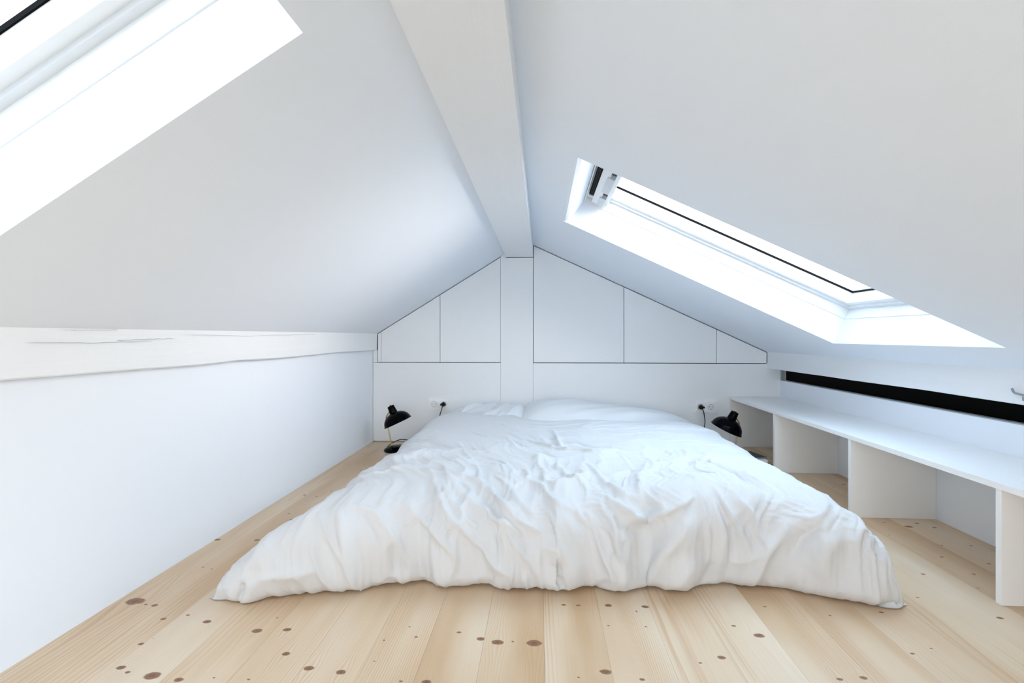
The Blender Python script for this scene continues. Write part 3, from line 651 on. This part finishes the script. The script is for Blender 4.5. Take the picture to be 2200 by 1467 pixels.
# folds of the cover: height, width, course (world metres)
FOLDS = [
    (0.01, 0.014, [(-0.425, 1.749, 0.298), (-0.364, 1.615, 0.281), (-0.309, 1.493, 0.249), (-0.242, 1.449, 0.194), (-0.194, 1.448, 0.154), (-0.14, 1.429, 0.101), (-0.077, 1.427, 0.065)]),
    (0.009, 0.011, [(-0.359, 1.661, 0.288), (-0.319, 1.568, 0.274), (-0.262, 1.493, 0.251), (-0.23, 1.47, 0.223), (-0.184, 1.46, 0.187)]),
    (0.012, 0.014, [(-0.308, 1.632, 0.283), (-0.203, 1.507, 0.249), (-0.144, 1.466, 0.221), (-0.114, 1.453, 0.216), (-0.076, 1.443, 0.193), (-0.06, 1.442, 0.187)]),
    (0.011, 0.014, [(-0.192, 1.613, 0.276), (-0.12, 1.501, 0.254), (-0.074, 1.461, 0.222), (-0.035, 1.454, 0.205), (0.004, 1.449, 0.187)]),
    (0.01, 0.016, [(-0.431, 1.504, 0.256), (-0.384, 1.48, 0.217), (-0.321, 1.448, 0.178), (-0.283, 1.426, 0.149), (-0.251, 1.429, 0.111)]),
    (0.007, 0.012, [(-0.123, 1.448, 0.21), (-0.077, 1.432, 0.161), (-0.029, 1.43, 0.102), (0.012, 1.452, 0.02)]),
    (0.009, 0.011, [(0.092, 1.572, 0.275), (0.101, 1.511, 0.256), (0.119, 1.482, 0.226), (0.133, 1.474, 0.209)]),
    (0.012, 0.011, [(0.137, 1.495, 0.238), (0.157, 1.47, 0.198), (0.17, 1.453, 0.158), (0.185, 1.438, 0.112), (0.208, 1.428, 0.066)]),
    (0.011, 0.01, [(0.212, 1.476, 0.247), (0.217, 1.443, 0.193), (0.224, 1.432, 0.144), (0.248, 1.434, 0.105)]),
    (0.014, 0.014, [(0.229, 1.531, 0.278), (0.239, 1.497, 0.263), (0.277, 1.486, 0.229), (0.318, 1.506, 0.212), (0.355, 1.487, 0.236), (0.419, 1.497, 0.257), (0.461, 1.533, 0.266)]),
    (0.014, 0.024, [(0.424, 1.463, 0.212), (0.36, 1.449, 0.132), (0.325, 1.499, 0.028), (0.258, 1.465, 0.021)]),
    (0.008, 0.012, [(0.488, 1.575, 0.277), (0.484, 1.529, 0.253), (0.489, 1.496, 0.199), (0.496, 1.489, 0.164)]),
    (0.01, 0.014, [(0.532, 1.555, 0.261), (0.53, 1.525, 0.231), (0.544, 1.505, 0.171), (0.56, 1.501, 0.108)]),
    (0.012, 0.013, [(0.55, 1.601, 0.279), (0.562, 1.549, 0.252), (0.599, 1.5, 0.192), (0.622, 1.486, 0.132)]),
    (0.01, 0.012, [(0.616, 1.546, 0.26), (0.646, 1.515, 0.229), (0.653, 1.494, 0.184), (0.669, 1.486, 0.147)]),
    (0.01, 0.02, [(0.743, 1.501, 0.213), (0.692, 1.487, 0.162), (0.661, 1.483, 0.116), (0.637, 1.49, 0.046), (0.615, 1.516, 0.017)]),
    (0.014, 0.018, [(-0.618, 1.445, 0.239), (-0.599, 1.419, 0.211), (-0.585, 1.399, 0.155), (-0.57, 1.398, 0.085), (-0.541, 1.436, 0.016)]),
    (0.008, 0.013, [(-0.677, 1.392, 0.165), (-0.67, 1.387, 0.133), (-0.635, 1.39, 0.073), (-0.613, 1.407, 0.026)]),
    (0.009, 0.011, [(-0.675, 1.443, 0.232), (-0.656, 1.423, 0.214), (-0.613, 1.396, 0.153), (-0.578, 1.396, 0.103)]),
    (-0.018, 0.012, [(-0.855, 1.331, 0.07), (-0.855, 1.328, 0.053), (-0.871, 1.344, 0.011)]),
    (0.01, 0.025, [(-0.807, 1.343, 0.079), (-0.735, 1.365, 0.089), (-0.663, 1.386, 0.089)]),
    (0.01, 0.014, [(-0.517, 1.451, 0.234), (-0.464, 1.44, 0.194), (-0.425, 1.441, 0.137), (-0.4, 1.448, 0.077), (-0.392, 1.481, 0.016)]),
    (0.007, 0.014, [(-0.585, 1.467, 0.254), (-0.522, 1.459, 0.243), (-0.455, 1.449, 0.206)]),
    (0.009, 0.014, [(-0.35, 1.731, 0.294), (-0.263, 1.677, 0.286), (-0.171, 1.579, 0.27), (-0.091, 1.491, 0.248), (-0.049, 1.468, 0.227)]),
    (0.008, 0.012, [(-0.161, 1.705, 0.285), (-0.082, 1.549, 0.268), (-0.024, 1.475, 0.232)]),
    (0.009, 0.013, [(-0.063, 1.69, 0.285), (0.024, 1.544, 0.268), (0.097, 1.49, 0.244)]),
    (0.008, 0.012, [(0.051, 1.883, 0.286), (0.107, 1.702, 0.285), (0.144, 1.605, 0.282)]),
    (0.01, 0.013, [(0.178, 1.867, 0.283), (0.215, 1.643, 0.289), (0.257, 1.556, 0.283), (0.301, 1.546, 0.269)]),
    (0.008, 0.012, [(0.202, 1.55, 0.282), (0.245, 1.487, 0.254), (0.277, 1.49, 0.235)]),
    (0.007, 0.014, [(0.41, 1.916, 0.288), (0.339, 1.703, 0.288), (0.317, 1.608, 0.285), (0.314, 1.531, 0.253)]),
    (-0.012, 0.02, [(0.582, 1.945, 0.292), (0.649, 1.838, 0.291), (0.689, 1.697, 0.29), (0.707, 1.597, 0.279)]),
    (0.008, 0.013, [(0.494, 1.556, 0.269), (0.499, 1.529, 0.248)]),
    (0.012, 0.012, [(-0.077, 2.309, 0.288), (-0.022, 2.239, 0.287), (0.111, 2.086, 0.285), (0.26, 2.026, 0.287), (0.343, 2.062, 0.288)]),
    (-0.012, 0.025, [(0.016, 2.362, 0.287), (0.164, 2.227, 0.285), (0.335, 2.125, 0.289)]),
    (0.01, 0.014, [(0.056, 2.507, 0.29), (0.081, 2.166, 0.286), (0.104, 2.089, 0.285)]),
    (0.007, 0.014, [(-0.366, 2.447, 0.29), (-0.256, 2.324, 0.291), (-0.119, 2.243, 0.29), (-0.031, 2.122, 0.285)]),
    (0.007, 0.014, [(-0.506, 1.756, 0.295), (-0.399, 1.692, 0.294), (-0.307, 1.647, 0.285)]),
    (0.007, 0.014, [(-0.605, 2.352, 0.27), (-0.367, 2.066, 0.293), (-0.226, 2.037, 0.293)]),
    (-0.01, 0.02, [(0.815, 1.47, 0.22), (0.765, 1.476, 0.18), (0.736, 1.479, 0.114)]),
    (0.01, 0.03, [(0.851, 1.45, 0.198), (0.808, 1.445, 0.142), (0.8, 1.447, 0.075)]),
    (-0.012, 0.025, [(0.512, 1.488, 0.099), (0.49, 1.505, 0.021)]),
    (0.01, 0.025, [(0.431, 1.446, 0.116), (0.392, 1.458, 0.028)]),
    (0.01, 0.03, [(0.106, 1.44, 0.111), (0.1, 1.46, 0.021)]),
    (-0.012, 0.015, [(0.058, 1.416, 0.119), (0.05, 1.414, 0.065), (0.066, 1.43, 0.035)]),
    (0.008, 0.02, [(-0.441, 1.437, 0.056), (-0.41, 1.475, 0.016)]),
]
# ---------------------------------------------------------------- bed
def rbox(name, x0, x1, y0, y1, z0, z1, m, parent=None, r=.03):
    bm = bmesh.new(); bmbox(bm, x0, x1, y0, y1, z0, z1); return finish(name, bm, m, parent, smooth=True, bevel=r, seg=4)
mt = rbox('mattress', -.58, .84, 1.57, 3.44, .002, .185, M['mattress'], r=.035)
tag(mt, 'thick white mattress lying on the floor under the duvet', 'mattress')
def pillow(name, x0, x1, y0, y1, top, zb, seed, label, droop=0, wr=.012, sc=7, skew=.6):
    nu, nv = 110, 70; rs_ = np.random.RandomState(seed)
    u, v = np.meshgrid(np.linspace(-1, 1, nu), np.linspace(-1, 1, nv))
    # rounded-rectangle footprint
    fx = u*np.sqrt(np.maximum(1-.10*v**4, 0)); fy = v*np.sqrt(np.maximum(1-.16*u**4, 0))
    X = (x0+x1)/2+fx*(x1-x0)/2; Y = (y0+y1)/2+fy*(y1-y0)/2
    prof = (1-np.abs(u)**5)**.5*(1-np.abs(v)**2.6)**.55
    a = X*math.cos(skew)+Y*math.sin(skew); b = -X*math.sin(skew)+Y*math.cos(skew)
    nz = vnoise(a*sc*.5+seed, b*sc*2.4, seed)+.5*vnoise(a*sc+seed, b*sc*4, seed+1)
    tz = np.interp(X, *zip(*top)); zbx = zb-droop*sstep(.78, 1.02, X)
    Zt = zbx+.03+(tz-zbx-.03)*prof+wr*nz*prof; Zb = zbx+.03-.028*prof
    n1 = nu*nv; vs = np.concatenate([np.stack([X, Y, Zt], -1).reshape(-1, 3), np.stack([X, Y, Zb], -1).reshape(-1, 3)]); fs = []
    for j in range(nv-1):
        for i in range(nu-1):
            a_ = j*nu+i; fs.append((a_, a_+1, a_+nu+1, a_+nu)); fs.append((n1+a_, n1+a_+nu, n1+a_+nu+1, n1+a_+1))
    bd = [(0, i) for i in range(nu)]+[(j, nu-1) for j in range(1, nv)]+[(nv-1, i) for i in range(nu-2, -1, -1)]+[(j, 0) for j in range(nv-2, 0, -1)]
    ix = [j*nu+i for j, i in bd]
    for p_, q in zip(ix, ix[1:]+ix[:1]): fs.append((p_, p_+n1, q+n1, q))
    o = mesh(name, vs, fs, M['cotton_fine'], smooth=True); tag(o, label, 'pillow', 'pillows at the head of the bed'); return o
pillow('pillow', -.16, 1.03, 2.80, 3.40, [(-.2, .325), (-.05, .36), (.05, .368), (.22, .362), (.42, .335), (.62, .305), (.8, .275), (.95, .235), (1.05, .20)], .19, 31,
       'large plump white pillow with long diagonal creases, right side of the bed head', droop=.055, wr=.013, sc=4.5, skew=.55)
pillow('pillow', -.64, -.10, 2.86, 3.42, [(-.64, .27), (-.5, .295), (-.36, .312), (-.25, .33), (-.05, .345)], .19, 52,
       'flatter crumpled white pillow left of the plump one', wr=.020, sc=9, skew=1.3)
P = duvet_points(FOLDS); nv, nu, _ = P.shape
me = bpy.data.meshes.new('duvet'); me.vertices.add(nv*nu); me.vertices.foreach_set('co', P.reshape(-1).astype(np.float32))
jj, ii = np.meshgrid(np.arange(nv-1), np.arange(nu-1), indexing='ij'); a = jj*nu+ii
q = np.stack([a, a+1, a+nu+1, a+nu], -1).reshape(-1, 4)[:, ::-1]; nf = len(q)
me.loops.add(nf*4); me.polygons.add(nf)
me.loops.foreach_set('vertex_index', q.reshape(-1)); me.polygons.foreach_set('loop_start', np.arange(nf)*4); me.polygons.foreach_set('loop_total', np.full(nf, 4))
me.update(calc_edges=True); me.validate()
me.polygons.foreach_set('use_smooth', np.ones(nf, bool))
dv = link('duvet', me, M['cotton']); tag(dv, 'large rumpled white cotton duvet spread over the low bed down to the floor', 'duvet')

# ---------------------------------------------------------------- lamps
def rot_from(z):
    z = Vector(z).normalized(); x = Vector((0, 1, 0)).cross(z).normalized(); y = z.cross(x)
    return Matrix(((x.x, y.x, z.x, 0), (x.y, y.y, z.y, 0), (x.z, y.z, z.z, 0), (0, 0, 0, 1)))
def desk_lamp(bx, by, sgn, label, tilt=25, away=0., lean=.035):
    """sgn=+1: shade opens towards +x"""
    L_ = empty('table_lamp', (bx, by, 0), label, 'lamp', 'pair of black bedside lamps')
    lathe('base', [(0, .0005), (.080, .0005), (.086, .004), (.086, .008), (.080, .016), (.062, .027), (.038, .034), (.015, .0365), (0, .037)], M['black'], L_)
    px = -sgn*.036                                  # the pole stands off centre
    top = (px-sgn*lean, 0, .195)
    knee = (px-sgn*(lean+.004), 0, .225)
    head = (px-sgn*(lean-.022), .0, .272)
    pl = spline([(px, 0, .028), (px-sgn*lean*.5, 0, .11), top, knee, head], 6)
    tube('pole', pl, .0048, M['brass'], L_, 12)
    lathe('collar', [(0, 0), (.0085, 0), (.0085, .006), (.006, .012), (0, .012)], M['brass'], L_, Matrix.Translation((px, 0, .031)), 20)
    ax = Vector((-sgn*math.sin(math.radians(tilt)), away, math.cos(math.radians(tilt)))).normalized()
    rimc = Vector((px-sgn*lean+sgn*.079, -.006, .190))
    mtx = Matrix.Translation(rimc) @ rot_from(ax)
    R_ = .094
    prof = [(R_+.002, -.001), (R_+.0025, .002), (R_-.002, .010), (R_*.96, .020), (R_*.87, .037), (R_*.72, .053), (R_*.52, .065), (R_*.32, .0715), (.021, .074),
            (.018, .072), (R_*.50, .0625), (R_*.70, .051), (R_*.85, .035), (R_*.94, .019), (R_-.004, .009), (R_, 0), (R_+.002, -.001)]
    lathe('lamp_shade', prof, M['black'], L_, mtx, 56)
    lathe('socket_housing', [(0, .066), (.026, .066), (.0275, .072), (.0225, .118), (.0215, .121), (.0205, .122), (.008, .1235), (0, .1235)], M['black'], L_, mtx, 32)
    lathe('finial', [(0, .1235), (.006, .1235), (.006, .129), (.004, .132), (0, .132)], M['brass'], L_, mtx, 16)
    lathe('bulb', [(0, .012), (.012, .014), (.021, .024), (.023, .036), (.018, .050), (.013, .062), (.013, .072), (0, .072)], M['white_plastic'], L_, mtx, 24)
    j = mtx @ Vector((-sgn*.024, 0, .085))
    tube('hinge', [head, (head[0]*.5+j.x*.5, j.y*.5, head[2]*.5+j.z*.5), j], .006, M['wood_joint'], L_, 12)
    return L_
lampL = desk_lamp(-.972, 3.205, 1, 'black domed table lamp by the left wall, shade leaning right towards the bed')
lampR = desk_lamp(1.155, 3.10, -1, 'black domed table lamp between bed and bench, shade leaning left towards the bed', tilt=24, away=-.12)

# ---------------------------------------------------------------- wall sockets, plugs, cables
def socket_plate(cx, cz, label):
    s = empty('wall_socket', (cx, YB, cz), label, 'socket', 'double wall sockets beside the bed')
    box('frame', -.0765, .0765, -.0095, -.0003, -.040, .040, M['white_plastic'], s, bevel=.0035)
    for sg in (-1, 1):
        ox = sg*.0355
        it = box('insert', ox-.0275, ox+.0275, -.0125, -.008, -.0275, .0275, M['white_plastic'], s, bevel=.0015)
        mt_ = Matrix.Translation((ox, -.0126, 0)) @ Matrix.Rotation(math.pi/2, 4, 'X')
        lathe('well', [(.0205, .0010), (.0195, .0018), (.0185, .0012), (.0180, -.0008), (0, -.0008)], M['alu_light'], it, mt_, 32)
        lathe('well_rim', [(.0200, .0002), (.0215, .0002), (.0215, .0020), (.0200, .0020), (.0200, .0002)], M['grey_shade_and_detail'], it, mt_, 32)
        for hx, hz, r in ((-.0095, .001, .0027), (0, .001, .0022), (.0095, .001, .0027), (0, -.013, .0030)):
            lathe('hole', [(0, .0006), (r, .0006), (r, -.001), (0, -.001)], M['socket_dark'], it, Matrix.Translation((ox+hx, -.0132, hz)) @ Matrix.Rotation(math.pi/2, 4, 'X'), 12)
        box('earth_clip', ox-.004, ox+.004, -.0150, -.0125, .0145, .0185, M['steel'], it)
    return s
sL = socket_plate(-.7435, .2785, 'white double wall socket left of the bed, plug in its right outlet')
sR = socket_plate(1.1445, .275, 'white double wall socket right of the bed, plug in its left outlet')
def plug(x, z, label, cable, cl):
    p_ = empty('plug', (x, YB-.014, z), label, 'plug', 'black plugs in the wall sockets')
    lathe('plug_body', [(0, -.0005), (.0150, -.0005), (.0155, .004), (.0140, .016), (.0100, .024), (0, .025)], M['cable'], p_, Matrix.Rotation(math.pi/2, 4, 'X'), 28)
    box('grip', -.0185, .0185, -.030, -.010, -.006, .006, M['cable'], p_, bevel=.002)
    c_ = tube('cord', spline(cable, 8), .0030, M['cable']); child(p_, c_); c_['label'] = cl
    return p_
plug(-.708, .2785, 'black plug of the left lamp in the left wall socket',
     [(-.709, YB-.040, .274), (-.716, YB-.046, .245), (-.727, YB-.050, .205), (-.735, YB-.050, .12), (-.72, YB-.045, .02), (-.80, YB-.06, .006), (-.885, YB-.055, .006), (-.94, YB-.040, .018), (-1.01, YB-.07, .030), (-1.045, YB-.17, .022), (-1.05, YB-.25, .010), (-1.02, YB-.275, .008)], 'black cord trailing behind the left lamp')
plug(1.109, .275, 'black plug of the right lamp in the right wall socket',
     [(1.112, YB-.042, .270), (1.121, YB-.046, .235), (1.128, YB-.046, .18), (1.122, YB-.05, .13), (1.13, YB-.05, .06), (1.18, YB-.05, .012), (1.25, YB-.10, .006), (1.27, YB-.18, .02), (1.29, YB-.30, .012), (1.23, YB-.37, .008)], 'black cord hanging from the right socket')
lp = tube('cord_loop', spline([(1.108, YB-.050, .128), (1.135, YB-.052, .118), (1.150, YB-.050, .085), (1.148, YB-.05, .04), (1.12, YB-.05, .01), (1.06, YB-.05, .006)], 8), .003, M['cable'])
tag(lp, 'short black cord loop hooked over the hanging lamp cord', 'cord')
sw = empty('cord_switch', (1.19, YB-.16, .0), 'small black inline switch lying behind the right lamp', 'switch')
box('switch_body', -.032, .032, -.014, .014, .0005, .026, M['cable'], sw, bevel=.005)
box('rocker', -.008, .008, -.007, .007, .024, .030, M['cable'], sw, bevel=.001)

# ---------------------------------------------------------------- books on the floor beside the bench
def book(x, y, z, w_, d, h, rz, cov, label):
    b_ = empty('book', (x, y, z), label, 'book', 'books stacked between bed and bench'); b_.rotation_euler.z = rz
    box('cover', -w_/2, w_/2, -d/2, d/2, 0, .0022, M[cov], b_); box('cover', -w_/2, w_/2, -d/2, d/2, h-.0022, h, M[cov], b_)
    box('spine', -w_/2, -w_/2+.0022, -d/2, d/2, .0022, h-.0022, M[cov], b_)
    box('page_block', -w_/2+.0023, w_/2-.003, -d/2+.003, d/2-.003, .0023, h-.0023, M['book_white'], b_)
    return b_
book(1.235, 2.945, .0005, .22, .17, .018, .10, 'book_brown', 'lowest dark book of the little stack beside the bench')
book(1.205, 2.95, .0190, .20, .15, .034, -.05, 'book_white', 'thick white book in the middle of the stack beside the bench')
book(1.195, 2.965, .0535, .21, .15, .010, .22, 'book_dark', 'thin dark green book on top of the stack beside the bench')
